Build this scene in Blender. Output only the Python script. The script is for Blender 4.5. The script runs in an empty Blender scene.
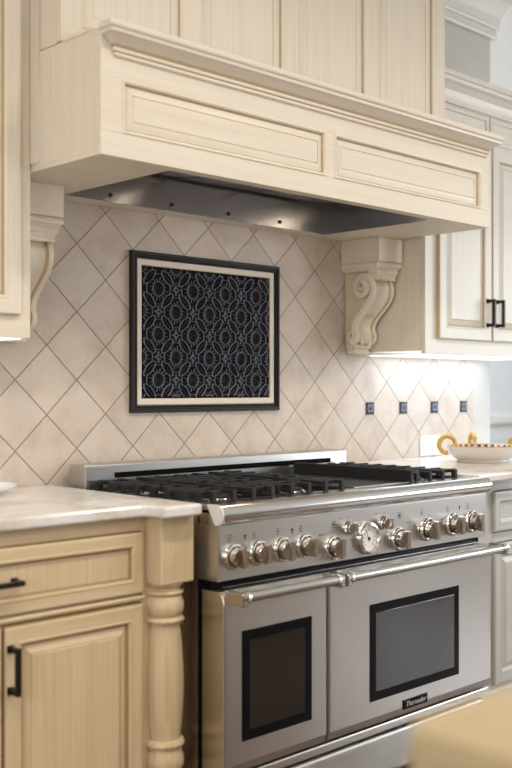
import bpy, bmesh, math, random
from mathutils import Vector, Matrix
random.seed(7)
sc = bpy.context.scene
COL = sc.collection
PI = math.pi

# ------------------------------------------------------------------ materials
def new_mat(name):
    m = bpy.data.materials.new(name); m.use_nodes = True
    nt = m.node_tree; nt.nodes.clear()
    out = nt.nodes.new('ShaderNodeOutputMaterial')
    b = nt.nodes.new('ShaderNodeBsdfPrincipled')
    nt.links.new(b.outputs[0], out.inputs[0])
    return m, nt, b

def N(nt, t, **kw):
    n = nt.nodes.new(t)
    for k, v in kw.items(): setattr(n, k, v)
    return n

def setin(n, k, v):
    n.inputs[k].default_value = v

def math_node(nt, op, a, b=None):
    n = N(nt, 'ShaderNodeMath', operation=op)
    for i, v in enumerate((a, b)):
        if v is None: continue
        if isinstance(v, (int, float)): n.inputs[i].default_value = v
        else: nt.links.new(v, n.inputs[i])
    return n.outputs[0]

def mix_col(nt, fac, a, b):
    n = N(nt, 'ShaderNodeMix', data_type='RGBA')
    for i, v in ((0, fac), (6, a), (7, b)):
        if isinstance(v, (int, float)): n.inputs[i].default_value = v
        elif isinstance(v, tuple): n.inputs[i].default_value = (*v, 1) if len(v) == 3 else v
        else: nt.links.new(v, n.inputs[i])
    return n.outputs[2]

def noise(nt, vec, scale, detail=3, rough=.5):
    n = N(nt, 'ShaderNodeTexNoise'); setin(n, 'Scale', scale); setin(n, 'Detail', detail); setin(n, 'Roughness', rough)
    nt.links.new(vec, n.inputs['Vector']); return n.outputs['Fac']

def mapped(nt, scale=(1, 1, 1)):
    tc = N(nt, 'ShaderNodeTexCoord'); mp = N(nt, 'ShaderNodeMapping')
    mp.inputs['Scale'].default_value = scale
    nt.links.new(tc.outputs['Object'], mp.inputs[0]); return mp.outputs[0]

def ramp(nt, fac, stops):
    r = N(nt, 'ShaderNodeValToRGB'); e = r.color_ramp.elements
    while len(e) < len(stops): e.new(.5)
    for i, (p, c) in enumerate(stops):
        e[i].position = p; e[i].color = (*c, 1) if len(c) == 3 else c
    nt.links.new(fac, r.inputs[0]); return r.outputs[0]

def bump(nt, b, h, strength=.2, dist=.002):
    n = N(nt, 'ShaderNodeBump'); setin(n, 'Strength', strength); setin(n, 'Distance', dist)
    nt.links.new(h, n.inputs['Height']); nt.links.new(n.outputs[0], b.inputs['Normal'])

def plain(name, col, rough=.5, metal=0., spec=.5, coat=0.):
    m, nt, b = new_mat(name)
    v = mapped(nt); f = noise(nt, v, 40, 2)
    c2 = tuple(max(0, x * .9) for x in col)
    nt.links.new(mix_col(nt, f, c2, col), b.inputs['Base Color'])
    setin(b, 'Roughness', rough); setin(b, 'Metallic', metal); setin(b, 'Specular IOR Level', spec); setin(b, 'Coat Weight', coat)
    return m

def paint(name, base, dark, scale, rough=.38):
    """glazed cabinet paint, brushed along one axis"""
    m, nt, b = new_mat(name)
    f = noise(nt, mapped(nt, scale), 1., 4, .6)
    g = noise(nt, mapped(nt), 6., 2)
    c = ramp(nt, f, [(.30, dark), (.62, base)])
    c = mix_col(nt, math_node(nt, 'MULTIPLY', g, .25), c, dark)
    nt.links.new(c, b.inputs['Base Color']); setin(b, 'Roughness', rough); setin(b, 'Specular IOR Level', .35)
    bump(nt, b, f, .08, .001)
    return m

CR, CD = (.76, .70, .60), (.70, .625, .505)
M = {}
M['cream_v'] = paint('cream_paint_upright', CR, CD, (90, 90, 2.5))
M['cream_h'] = paint('cream_paint_level', CR, CD, (1.2, 45, 45))
M['cream_plain'] = paint('cream_paint_soft', CR, CD, (9, 9, 9))
M['base_v'] = paint('tan_cream_paint_upright', (.66, .525, .345), (.565, .435, .26), (90, 90, 2.5))
M['base_h'] = paint('tan_cream_paint_level', (.66, .525, .345), (.565, .435, .26), (1.2, 45, 45))
M['cool_lit_v'] = paint('cool_lit_cream_upright', (.72, .705, .655), (.68, .66, .60), (90, 90, 2.5))  # right hanging cabinet: cool daylight from the right put into the paint colour
M['cool_lit_h'] = paint('cool_lit_cream_level', (.72, .705, .655), (.68, .66, .60), (1.2, 45, 45))
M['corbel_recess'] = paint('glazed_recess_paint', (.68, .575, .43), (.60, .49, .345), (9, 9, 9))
M['cool_lit_base_v'] = paint('cool_lit_base_paint_upright', (.57, .57, .55), (.52, .52, .495), (90, 90, 2.5))  # right base cabinet: the cooler light there is painted in as grey
M['cool_lit_base_h'] = paint('cool_lit_base_paint_level', (.57, .57, .55), (.52, .52, .495), (1.2, 45, 45))
M['glaze'] = plain('brown_glaze', (.36, .25, .13), .5)
M['glaze_soft'] = plain('soft_brown_glaze', (.50, .38, .23), .5)
M['bronze'] = plain('dark_bronze', (.022, .018, .016), .38, .6)
M['black_iron'] = plain('cast_iron', (.016, .016, .018), .55, 0, .3)
M['black'] = plain('black_enamel', (.004, .004, .005), .35, 0, .08)
M['slot'] = plain('black_slot', (.003, .003, .003), .7, 0., .05)
M['white'] = plain('white_plastic_and_cap_glare', (.8, .79, .76), .35)
M['letter'] = plain('pale_lettering', (.55, .55, .54), .4)
M['chrome'] = plain('chrome', (.78, .77, .75), .12, 1.)

def steel(name, col, rough, scale, b_s=.04, aniso=0.):
    m, nt, b = new_mat(name)
    f = noise(nt, mapped(nt, scale), 1., 3)
    nt.links.new(mix_col(nt, f, tuple(c * .93 for c in col), col), b.inputs['Base Color'])
    setin(b, 'Metallic', 1.); 
    r = N(nt, 'ShaderNodeMapRange'); setin(r, 'To Min', rough * .8); setin(r, 'To Max', rough * 1.25)
    nt.links.new(f, r.inputs[0]); nt.links.new(r.outputs[0], b.inputs['Roughness'])
    bump(nt, b, f, b_s, .0006)
    return m
M['steel'] = steel('brushed_steel', (.56, .548, .53), .30, (3, 500, 500), .012)
M['steel_side'] = steel('polished_steel_side', (.58, .54, .48), .3, (300, 300, 4), .02)
M['steel_body'] = steel('body_side_steel', (.62, .58, .53), .28, (300, 300, 4), .01)
M['steel_smooth'] = steel('satin_steel', (.57, .565, .555), .18, (4, 200, 200), .02)
M['steel_knob'] = steel('knob_steel', (.62, .57, .52), .17, (150, 150, 150), .01)
M['liner'] = steel('liner_steel', (.42, .42, .43), .24, (4, 200, 200), .03)

# backsplash: tumbled stone tiles laid on the diagonal
TX0, TZ0, TDX, TDZ = 1.674, 1.2375, .2183, .2114
def tile_mat():
    m, nt, b = new_mat('diagonal_stone_tile')
    tc = N(nt, 'ShaderNodeTexCoord'); sp = N(nt, 'ShaderNodeSeparateXYZ')
    nt.links.new(tc.outputs['Object'], sp.inputs[0])
    u = math_node(nt, 'DIVIDE', math_node(nt, 'SUBTRACT', sp.outputs[0], TX0), TDX)
    w = math_node(nt, 'DIVIDE', math_node(nt, 'SUBTRACT', sp.outputs[2], TZ0), TDZ)
    a = math_node(nt, 'ADD', u, w); c = math_node(nt, 'SUBTRACT', u, w)
    def edge(q):
        f = math_node(nt, 'FRACT', q)
        return math_node(nt, 'MINIMUM', f, math_node(nt, 'SUBTRACT', 1., f))
    e = math_node(nt, 'MINIMUM', edge(a), edge(c))
    # small wander of the tumbled edge
    nz = noise(nt, tc.outputs['Object'], 90, 2)
    e2 = math_node(nt, 'ADD', e, math_node(nt, 'MULTIPLY', math_node(nt, 'SUBTRACT', nz, .5), .006))
    g = N(nt, 'ShaderNodeMapRange'); setin(g, 'From Min', .008); setin(g, 'From Max', .015)
    nt.links.new(e2, g.inputs[0])
    cmb = N(nt, 'ShaderNodeCombineXYZ')
    nt.links.new(math_node(nt, 'FLOOR', a), cmb.inputs[0]); nt.links.new(math_node(nt, 'FLOOR', c), cmb.inputs[1])
    wn = N(nt, 'ShaderNodeTexWhiteNoise'); nt.links.new(cmb.outputs[0], wn.inputs['Vector'])
    # per tile offset of the clouds
    off = N(nt, 'ShaderNodeVectorMath', operation='ADD'); sc_ = N(nt, 'ShaderNodeVectorMath', operation='SCALE'); setin(sc_, 'Scale', 7.)
    nt.links.new(wn.outputs['Color'], sc_.inputs[0]); nt.links.new(sc_.outputs[0], off.inputs[0]); nt.links.new(tc.outputs['Object'], off.inputs[1])
    cl = noise(nt, off.outputs[0], 7, 5, .6)
    base = ramp(nt, cl, [(.32, (.49, .41, .34)), (.50, (.585, .515, .445)), (.7, (.635, .575, .515))])
    tint = ramp(nt, wn.outputs['Value'], [(0, (.90, .88, .87)), (.5, (1, .98, .96)), (1, (.97, .93, .88))])
    mul = N(nt, 'ShaderNodeMix', data_type='RGBA', blend_type='MULTIPLY'); setin(mul, 0, 1.)
    nt.links.new(base, mul.inputs[6]); nt.links.new(tint, mul.inputs[7])
    vv = noise(nt, off.outputs[0], 11, 6, .7)
    ve = math_node(nt, 'ABSOLUTE', math_node(nt, 'SUBTRACT', vv, .5))
    vm = N(nt, 'ShaderNodeMapRange'); setin(vm, 'From Min', .0); setin(vm, 'From Max', .02); setin(vm, 'To Min', .22); setin(vm, 'To Max', 0.)
    nt.links.new(ve, vm.inputs[0])
    patch = N(nt, 'ShaderNodeMapRange'); setin(patch, 'From Min', .52); setin(patch, 'From Max', .68)
    nt.links.new(noise(nt, off.outputs[0], 4, 2), patch.inputs[0])
    col = mix_col(nt, math_node(nt, 'MULTIPLY', vm.outputs[0], patch.outputs[0]), mul.outputs[2], (.30, .19, .10))
    col = mix_col(nt, g.outputs[0], (.25, .19, .14), col)
    nt.links.new(col, b.inputs['Base Color'])
    setin(b, 'Roughness', .42); setin(b, 'Specular IOR Level', .4)
    h = math_node(nt, 'ADD', math_node(nt, 'MULTIPLY', g.outputs[0], 1.), math_node(nt, 'MULTIPLY', cl, .15))
    bump(nt, b, h, .5, .002)
    return m
M['tile'] = tile_mat()

def stone_mat():
    m, nt, b = new_mat('white_quartzite')
    v = mapped(nt)
    d = N(nt, 'ShaderNodeTexNoise'); setin(d, 'Scale', 3.); setin(d, 'Detail', 4.); nt.links.new(v, d.inputs['Vector'])
    add = N(nt, 'ShaderNodeVectorMath', operation='MULTIPLY_ADD'); add.inputs[1].default_value = (.35, .35, .35)
    nt.links.new(d.outputs['Color'], add.inputs[0]); nt.links.new(v, add.inputs[2])
    f = noise(nt, add.outputs[0], 5, 6, .65)
    c = ramp(nt, f, [(.28, (.46, .36, .27)), (.40, (.66, .61, .56)), (.5, (.74, .73, .715)), (.7, (.79, .785, .775))])
    # one brown blot near the left end of the worktop
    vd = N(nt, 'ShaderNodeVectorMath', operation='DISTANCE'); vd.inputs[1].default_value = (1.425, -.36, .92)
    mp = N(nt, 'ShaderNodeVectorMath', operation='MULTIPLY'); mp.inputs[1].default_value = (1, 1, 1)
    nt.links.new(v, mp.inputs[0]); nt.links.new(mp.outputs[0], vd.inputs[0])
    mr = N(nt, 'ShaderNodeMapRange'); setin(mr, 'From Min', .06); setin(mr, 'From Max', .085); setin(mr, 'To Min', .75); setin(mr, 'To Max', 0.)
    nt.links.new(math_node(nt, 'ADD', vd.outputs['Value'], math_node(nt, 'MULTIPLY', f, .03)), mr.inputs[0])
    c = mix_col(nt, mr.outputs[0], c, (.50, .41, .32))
    nt.links.new(c, b.inputs['Base Color']); setin(b, 'Roughness', .16); setin(b, 'Specular IOR Level', .5)
    return m
M['stone'] = stone_mat()

def floor_mat():
    m, nt, b = new_mat('brown_plank_floor')
    br = N(nt, 'ShaderNodeTexBrick'); setin(br, 'Scale', 1.); setin(br, 'Brick Width', 1.4); setin(br, 'Row Height', .13); setin(br, 'Mortar Size', .003)
    br.inputs['Color1'].default_value = (.20, .115, .06, 1); br.inputs['Color2'].default_value = (.13, .07, .035, 1); br.inputs['Mortar'].default_value = (.03, .018, .01, 1)
    nt.links.new(mapped(nt), br.inputs['Vector'])
    f = noise(nt, mapped(nt, (2, 40, 1)), 1., 5, .65)
    c = mix_col(nt, f, br.outputs['Color'], (.08, .042, .02))
    nt.links.new(c, b.inputs['Base Color']); setin(b, 'Roughness', .3)
    bump(nt, b, f, .25, .004)
    return m
M['floor'] = floor_mat()
M['wall'] = plain('wall_paint', (.62, .60, .56), .7)
M['wall_cool'] = plain('cool_wall_paint', (.70, .72, .72), .7)
M['ceiling'] = plain('ceiling_paint', (.78, .76, .72), .8)
M['trim'] = plain('trim_paint', (.76, .74, .69), .45)
M['island_top'] = paint('butcher_block', (.40, .315, .19), (.35, .27, .155), (4, 60, 60), .4)
M['island_base'] = paint('island_paint', (.55, .42, .25), (.46, .33, .18), (60, 60, 2))

def glass_thin(name):
    m = bpy.data.materials.new(name); m.use_nodes = True; nt = m.node_tree; nt.nodes.clear()
    out = N(nt, 'ShaderNodeOutputMaterial'); mx = N(nt, 'ShaderNodeMixShader'); t = N(nt, 'ShaderNodeBsdfTransparent'); g = N(nt, 'ShaderNodeBsdfGlossy')
    setin(g, 'Roughness', .02); setin(mx, 0, .07)
    nt.links.new(t.outputs[0], mx.inputs[1]); nt.links.new(g.outputs[0], mx.inputs[2]); nt.links.new(mx.outputs[0], out.inputs[0])
    return m
M['pane'] = glass_thin('window_glass')
def dark_glass():
    m, nt, b = new_mat('oven_glass')
    f = noise(nt, mapped(nt, (3, 30, 60)), 1., 3)
    nt.links.new(mix_col(nt, f, (.010, .009, .009), (.022, .018, .016)), b.inputs['Base Color'])
    setin(b, 'Roughness', .03); setin(b, 'IOR', 1.52); setin(b, 'Specular IOR Level', .6)
    return m
M['oven_glass'] = dark_glass()
def emit(name, col, s):
    m = bpy.data.materials.new(name); m.use_nodes = True; nt = m.node_tree; nt.nodes.clear()
    out = N(nt, 'ShaderNodeOutputMaterial'); e = N(nt, 'ShaderNodeEmission'); e.inputs[0].default_value = (*col, 1); setin(e, 1, s)
    nt.links.new(e.outputs[0], out.inputs[0]); return m
M['led'] = emit('lit_diffuser', (.93, .97, 1.), 1.0)
M['hood_lamp'] = emit('lit_hood_lamp', (1., .80, .55), 1.2)
M['frame_dark'] = plain('dark_bronze_tile', (.016, .012, .011), .45, 0., .25)
M['liner_stone'] = plain('cream_liner_stone', (.72, .64, .54), .5)
M['plaque_ground'] = plain('dark_relief_ground', (.009, .0075, .0075), .7, 0., .06)
M['plaque_line'] = plain('slate_blue_relief', (.20, .23, .295), .5, 0., .3)
M['plaque_brown'] = plain('brown_relief', (.062, .046, .038), .5, 0., .3)
M['accent'] = plain('accent_ground', (.012, .014, .02), .5, 0, .2)
M['accent_l'] = plain('accent_relief', (.22, .25, .30), .45)
M['bowl_white'] = plain('glazed_white_ceramic', (.74, .70, .64), .15, 0, .5, .3)
M['yellow'] = plain('ochre_glaze', (.62, .36, .05), .2, 0, .5, .3)
def bowl_paint():
    m, nt, b = new_mat('painted_bowl_inside')
    tc = N(nt, 'ShaderNodeTexCoord'); sp = N(nt, 'ShaderNodeSeparateXYZ'); nt.links.new(tc.outputs['Object'], sp.inputs[0])
    an = math_node(nt, 'ARCTAN2', sp.outputs[1], sp.outputs[0])
    k = math_node(nt, 'FRACT', math_node(nt, 'MULTIPLY', an, 30 / (2 * PI)))
    c = ramp(nt, k, [(0, (.02, .045, .25)), (.5, (.02, .045, .25)), (.52, (.65, .42, .05)), (.75, (.65, .42, .05)), (.77, (.72, .7, .62)), (1, (.72, .7, .62))])
    zz = N(nt, 'ShaderNodeMapRange'); setin(zz, 'From Min', .050); setin(zz, 'From Max', .052); nt.links.new(sp.outputs[2], zz.inputs[0])
    c = mix_col(nt, zz.outputs[0], (.03, .06, .28), c)
    nt.links.new(c, b.inputs['Base Color']); setin(b, 'Roughness', .15)
    return m
M['dish'] = plain('white_porcelain', (.82, .81, .79), .2)
M['bowl_inside'] = bowl_paint()

# ------------------------------------------------------------------ mesh helpers
class MB:
    def __init__(s): s.bm = bmesh.new(); s.mats = []
    def mi(s, m):
        if m not in s.mats: s.mats.append(m)
        return s.mats.index(m)
    def face(s, vs, m):
        try: f = s.bm.faces.new(vs)
        except ValueError: return None
        f.material_index = s.mi(m); return f
    def box(s, x0, x1, y0, y1, z0, z1, m, bev=0., seg=2):
        r = bmesh.ops.create_cube(s.bm, size=1.)
        vs = r['verts']
        for v in vs:
            v.co = Vector((x0 + (v.co.x + .5) * (x1 - x0), y0 + (v.co.y + .5) * (y1 - y0), z0 + (v.co.z + .5) * (z1 - z0)))
        fs = {f for v in vs for f in v.link_faces}
        for f in fs: f.material_index = s.mi(m)
        if bev > 0:
            es = list({e for v in vs for e in v.link_edges})
            bmesh.ops.bevel(s.bm, geom=es, offset=bev, segments=seg, profile=.5, affect='EDGES')
        return s
    def rings(s, x0, x1, z0, z1, yf, steps, mats):
        """concentric rectangles on a plane facing -y; steps = (inset, depth into the piece, material key of the face ring leading to it)"""
        prev = None; first = None
        for (ins, d, mk) in steps:
            c = [s.bm.verts.new((x, yf + d, z)) for x, z in ((x0 + ins, z0 + ins), (x1 - ins, z0 + ins), (x1 - ins, z1 - ins), (x0 + ins, z1 - ins))]
            if prev is None: first = c
            else:
                for i in range(4):
                    j = (i + 1) % 4
                    m = mats[mk]
                    if isinstance(m, tuple): m = m[0] if i in (0, 2) else m[1]
                    s.face([prev[i], prev[j], c[j], c[i]], m)
            prev = c
        m = mats[steps[-1][2]]
        m = m[1] if isinstance(m, tuple) else m
        s.face(prev, m); s.face(first[::-1], m)
        return s
    def sweep(s, path, prof, m, closed=False, mats=None):
        """profile (out, z) swept along an XY path with mitred corners; 'out' is to the right of travel"""
        n = len(path); rows = []
        for i, p in enumerate(path):
            p = Vector(p)
            def nrm(a, b):
                d = (Vector(b) - Vector(a)).normalized(); return Vector((d.y, -d.x))
            ns = []
            if i > 0 or closed: ns.append(nrm(path[i - 1], path[i]))
            if i < n - 1 or closed: ns.append(nrm(path[i], path[(i + 1) % n]))
            if len(ns) == 2:
                o = (ns[0] + ns[1]); o = o / max(.2, o.dot(ns[0]))
            else: o = ns[0]
            rows.append([s.bm.verts.new((p.x + o.x * q[0], p.y + o.y * q[0], q[1])) for q in prof])
        k = len(prof)
        for i in range(n if closed else n - 1):
            a, b = rows[i], rows[(i + 1) % n]
            for j in range(k):
                l = (j + 1) % k
                mm = m if not mats else mats.get(j, m)
                s.face([a[j], b[j], b[l], a[l]], mm)
        if not closed:
            s.face(rows[0], m); s.face(rows[-1][::-1], m)
        return s
    def tube(s, pts, r, m, n=10, caps=True, closed=False):
        pts = [Vector(p) for p in pts]; rows = []
        up = Vector((0, 0, 1)); prevu = None
        for i, p in enumerate(pts):
            if closed: t = pts[(i + 1) % len(pts)] - pts[i - 1]
            else: t = pts[min(i + 1, len(pts) - 1)] - pts[max(i - 1, 0)]
            t.normalize()
            if prevu is None:
                a = up if abs(t.z) < .9 else Vector((1, 0, 0))
                u = (a - t * a.dot(t)).normalized()
            else: u = (prevu - t * prevu.dot(t)).normalized()
            prevu = u; w = t.cross(u)
            rr = r[i] if isinstance(r, (list, tuple)) else r
            rows.append([s.bm.verts.new(p + (u * math.cos(q) + w * math.sin(q)) * rr) for q in [2 * PI * k / n for k in range(n)]])
        L = len(rows)
        for i in range(L if closed else L - 1):
            a, b = rows[i], rows[(i + 1) % L]
            for j in range(n):
                f = s.face([a[j], a[(j + 1) % n], b[(j + 1) % n], b[j]], m)
                if f: f.smooth = True
        if caps and not closed:
            s.face(rows[0][::-1], m); s.face(rows[-1], m)
        return s
    def lathe(s, prof, m, loc=(0, 0, 0), axis='z', n=32, mats=None, smooth=True):
        """prof = (r, h) revolved; axis 'z' or '-y' (h measured out of the wall)"""
        rows = []; L = Vector(loc)
        def P(r, h, a):
            if axis == 'z': return L + Vector((r * math.cos(a), r * math.sin(a), h))
            if axis == '-y': return L + Vector((r * math.cos(a), -h, r * math.sin(a)))
            return L + Vector((h, r * math.cos(a), r * math.sin(a)))
        for (r, h) in prof:
            if r < 1e-6: rows.append([s.bm.verts.new(P(0, h, 0))])
            else: rows.append([s.bm.verts.new(P(r, h, 2 * PI * k / n)) for k in range(n)])
        for i in range(len(rows) - 1):
            a, b = rows[i], rows[i + 1]; mm = mats[i] if mats else m
            for j in range(n):
                l = (j + 1) % n
                if len(a) == 1 and len(b) == 1: continue
                if len(a) == 1: f = s.face([a[0], b[j], b[l]], mm)
                elif len(b) == 1: f = s.face([a[j], a[l], b[0]], mm)
                else: f = s.face([a[j], a[l], b[l], b[j]], mm)
                if f: f.smooth = smooth
        if len(rows[0]) > 1: s.face(rows[0][::-1], m)
        if len(rows[-1]) > 1: s.face(rows[-1], m)
        return s
    def prism(s, pts, m, axis='x', a=0., b=1., smooth=False):
        """closed outline extruded along an axis. axis x: pts=(y,z); y: pts=(x,z); z: pts=(x,y)"""
        def P(p, t):
            if axis == 'x': return (t, p[0], p[1])
            if axis == 'y': return (p[0], t, p[1])
            return (p[0], p[1], t)
        A = [s.bm.verts.new(P(p, a)) for p in pts]; B = [s.bm.verts.new(P(p, b)) for p in pts]
        s.face(A, m); s.face(B[::-1], m)
        for i in range(len(pts)):
            j = (i + 1) % len(pts)
            f = s.face([A[i], A[j], B[j], B[i]], m)
            if f: f.smooth = smooth
        return s
    def build(s, name, parent=None, smooth=None):
        bm = s.bm
        bmesh.ops.recalc_face_normals(bm, faces=bm.faces[:])
        me = bpy.data.meshes.new(name)
        if smooth:
            for f in bm.faces: f.smooth = True
        for e in bm.edges:
            if len(e.link_faces) == 2 and e.calc_face_angle(0) > math.radians(38): e.smooth = False
        bm.to_mesh(me); bm.free()
        for m in s.mats: me.materials.append(m)
        o = bpy.data.objects.new(name, me); COL.objects.link(o)
        if parent is not None:
            o.parent = parent; o.matrix_parent_inverse = Matrix.Translation(-parent_origin(parent))
        return o

def parent_origin(p):
    # meshes are built in world coordinates: only the Empty at a thing's base carries an offset
    return p.location.copy() if p.parent is None else Vector((0, 0, 0))

def tag(o, label=None, cat=None, group=None, kind=None):
    if label: o['label'] = label
    if cat: o['category'] = cat
    if group: o['group'] = group
    if kind: o['kind'] = kind
    return o
def thing(name, loc, label, cat, group=None):
    o = bpy.data.objects.new(name, None); COL.objects.link(o); o.location = loc; o.empty_display_size = .1
    return tag(o, label, cat, group)
def struct(o): return tag(o, kind='structure')
def smooth_path(pts, per=6):
    P = [Vector(p) for p in pts]; out = []
    for i in range(len(P) - 1):
        p0 = P[max(i - 1, 0)]; p1 = P[i]; p2 = P[i + 1]; p3 = P[min(i + 2, len(P) - 1)]
        for k in range(per):
            t = k / per
            out.append(.5 * ((2 * p1) + (p2 - p0) * t + (2 * p0 - 5 * p1 + 4 * p2 - p3) * t * t + (3 * p1 - p0 - 3 * p2 + p3) * t ** 3))
    out.append(P[-1]); return out

# ------------------------------------------------------------------ the room
X0, X1, Y0, Y1, ZC = -1.6, 7.6, -6.2, 2.6, 3.12
struct(MB().box(X0, X1, Y0, Y1, -.06, 0, M['floor']).build('floor'))
struct(MB().box(X0, X1, Y0, Y1, ZC, ZC + .06, M['ceiling']).build('ceiling'))
struct(MB().box(X0, 4.2, .012, .16, 0, ZC, M['wall']).build('wall_back'))
# passage beside the kitchen: its far wall with a chair rail
struct(MB().box(3.2, X1, 2.0, 2.1, 0, ZC, M['wall_cool']).build('wall_passage'))
struct(MB().box(3.2, X1, 1.98, 2.0, 0.93, 1.0, M['trim'], .006).build('trim_chair_rail'))
struct(MB().box(3.1, 3.2, .16, 2.1, 0, ZC, M['wall_cool']).build('wall_passage_end'))
# tiled part of the back wall
struct(MB().box(.6, 4.045, 0, .0115, .90, 1.86, M['tile']).build('wall_back_tile'))
# crown moulding along the ceiling, turning the wall end
crown = [(0, 2.825), (.022, 2.825), (.026, 2.835), (.02, 2.845), (.02, 2.865), (.03, 2.868), (.034, 2.878), (.03, 2.888),
         (.036, 2.92), (.05, 2.955), (.072, 2.985), (.10, 3.01), (.125, 3.022), (.128, 3.04), (.14, 3.045), (.145, 3.06), (.145, 3.118), (0, 3.118)]
struct(MB().sweep([(X0 + .01, .0115), (4.201, .0115), (4.201, .16)], crown, M['trim']).build('trim_crown'))
# front wall with two windows, right wall with a wide glazed opening
def wall_with_holes(name, axis, at, thick, a0, a1, holes, m):
    b = MB(); cur = a0
    def put(p0, p1, z0, z1):
        if p1 - p0 < 1e-4 or z1 - z0 < 1e-4: return
        if axis == 'x': b.box(p0, p1, at, at + thick, z0, z1, m)
        else: b.box(at, at + thick, p0, p1, z0, z1, m)
    for (h0, h1, z0, z1) in holes:
        put(cur, h0, 0, ZC); put(h0, h1, 0, z0); put(h0, h1, z1, ZC); cur = h1
    put(cur, a1, 0, ZC)
    return struct(b.build(name))
FW = [(-.6, 1.1, .9, 2.5), (2.2, 4.6, .9, 2.5)]
RW = [(-5.2, -1.9, .85, 2.45)]
wall_with_holes('wall_front', 'x', Y0 - .1, .1, X0, X1, FW, M['wall'])
wall_with_holes('wall_right', 'y', X1, .1, Y0, Y1, RW, M['wall'])
LW = [(-3.4, -1.2, .95, 2.4)]  # unseen window, added to brighten the faces turned left
wall_with_holes('wall_left', 'y', X0 - .1, .1, Y0, .16, LW, M['wall'])
def window(name, axis, at, h, nv):
    a0, a1, z0, z1 = h
    b = MB(); f = .05
    def bx(p0, p1, q0, q1, t=.03):
        if axis == 'x': b.box(p0, p1, at - t, at + t, q0, q1, M['trim'])
        else: b.box(at - t, at + t, p0, p1, q0, q1, M['trim'])
    bx(a0, a1, z0, z0 + f); bx(a0, a1, z1 - f, z1); bx(a0, a0 + f, z0 + f, z1 - f); bx(a1 - f, a1, z0 + f, z1 - f)
    for k in range(1, nv): c = a0 + (a1 - a0) * k / nv; bx(c - .02, c + .02, z0 + f, z1 - f, .02)
    o = struct(b.build(name))
    g = MB()
    if axis == 'x': g.box(a0 + f, a1 - f, at - .004, at + .004, z0 + f, z1 - f, M['pane'])
    else: g.box(at - .004, at + .004, a0 + f, a1 - f, z0 + f, z1 - f, M['pane'])
    g.build('pane', o)
window('window_1', 'x', Y0 - .05, FW[0], 2); window('window_2', 'x', Y0 - .05, FW[1], 3); window('window_3', 'y', X1 + .05, RW[0], 4); window('window_added_left', 'y', X0 - .05, LW[0], 3)

# ------------------------------------------------------------------ cabinet pieces
CV, CH, GL, GS = M['cream_v'], M['cream_h'], M['glaze'], M['glaze_soft']
def door_front(x0, x1, z0, z1, yf, fw, v, h, t=.02, raise_=.019, glaze=GS, raised=True):
    b = MB(); mats = {'f': (h, v), 'g': glaze, 'r': (h, v), 'p': v}
    st = [(0, t, 'f'), (0, .005, 'g'), (.002, .0015, 'g'), (.006, 0, 'f'), (fw - .009, 0, 'f'), (fw - .007, -.0015, 'f'), (fw - .003, -.001, 'f'), (fw, .003, 'f'),
          (fw + .002, .009, 'g'), (fw + .006, .010, 'g')]
    if raised: st += [(fw + .006 + raise_, .003, 'r'), (fw + .0075 + raise_, .0045, 'g'), (fw + .010 + raise_, .0025, 'p')]
    else: st += [(fw + .012, .010, 'p')]
    return b.rings(x0, x1, z0, z1, yf, st, mats)

def pull_vertical(x, z0, z1, yf, m, parent, r=.006):
    b = MB()
    b.box(x - .006, x + .006, yf - .040, yf - .028, z0, z1, m, .002)
    for z in (z0 + .007, z1 - .007):
        b.box(x - .006, x + .006, yf - .030, yf - .0005, z - .006, z + .006, m, .0015)
        b.box(x - .009, x + .009, yf - .006, yf - .0002, z - .009, z + .009, m, .002)
    return b.build('pull', parent)
def pull_level(x0, x1, z, yf, m, parent):
    b = MB()
    b.box(x0, x1, yf - .040, yf - .028, z - .006, z + .006, m, .002)
    for x in (x0 + .007, x1 - .007):
        b.box(x - .006, x + .006, yf - .030, yf - .0005, z - .006, z + .006, m, .0015)
        b.box(x - .009, x + .009, yf - .006, yf - .0002, z - .009, z + .009, m, .002)
    return b.build('pull', parent)

# ---- base cabinet left of the range, with a turned post at its corner
BV, BH = M['base_v'], M['base_h']
bl = thing('base_cabinet', (1.2, -.3, 0), 'tan cream base cabinet with drawer, door and turned corner post, left of the range', 'cabinet')
b = MB()
b.box(.80, 1.79, -.56, -.004, .10, .888, BV)
b.box(.80, 1.79, -.53, -.02, 0, .10, BV)
b.build('carcass', bl)
b = MB()
b.box(.80, .865, -.61, -.561, .10, .888, BV, .002); b.box(1.662, 1.7, -.61, -.561, .10, .888, BV, .002)
b.box(.865, 1.662, -.61, -.561, .852, .888, BH, .002); b.box(.865, 1.662, -.61, -.561, .674, .694, BH, .002); b.box(.865, 1.662, -.61, -.561, .10, .14, BH, .002)
b.box(1.252, 1.262, -.6095, -.561, .14, .674, BV)
b.build('face_frame', bl)
# bead between drawer and door
MB().sweep([(.81, -.61), (1.668, -.61)], [(0, .676), (.006, .678), (.009, .684), (.006, .690), (0, .692)], BH).build('bead', bl)
dr = door_front(.87, 1.664, .696, .851, -.622, .038, BV, BH, .012, glaze=M['glaze'], raised=False).build('drawer', bl)
pull_level(1.190, 1.294, .773, -.622, M['bronze'], dr)
dl = door_front(.87, 1.2545, .13, .672, -.628, .045, BV, BH, .018, glaze=M['glaze']).build('door', bl)
d2 = door_front(1.260, 1.657, .13, .672, -.628, .045, BV, BH, .018, glaze=M['glaze']).build('door', bl)
pull_vertical(1.274, .522, .630, -.628, M['bronze'], d2)
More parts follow.
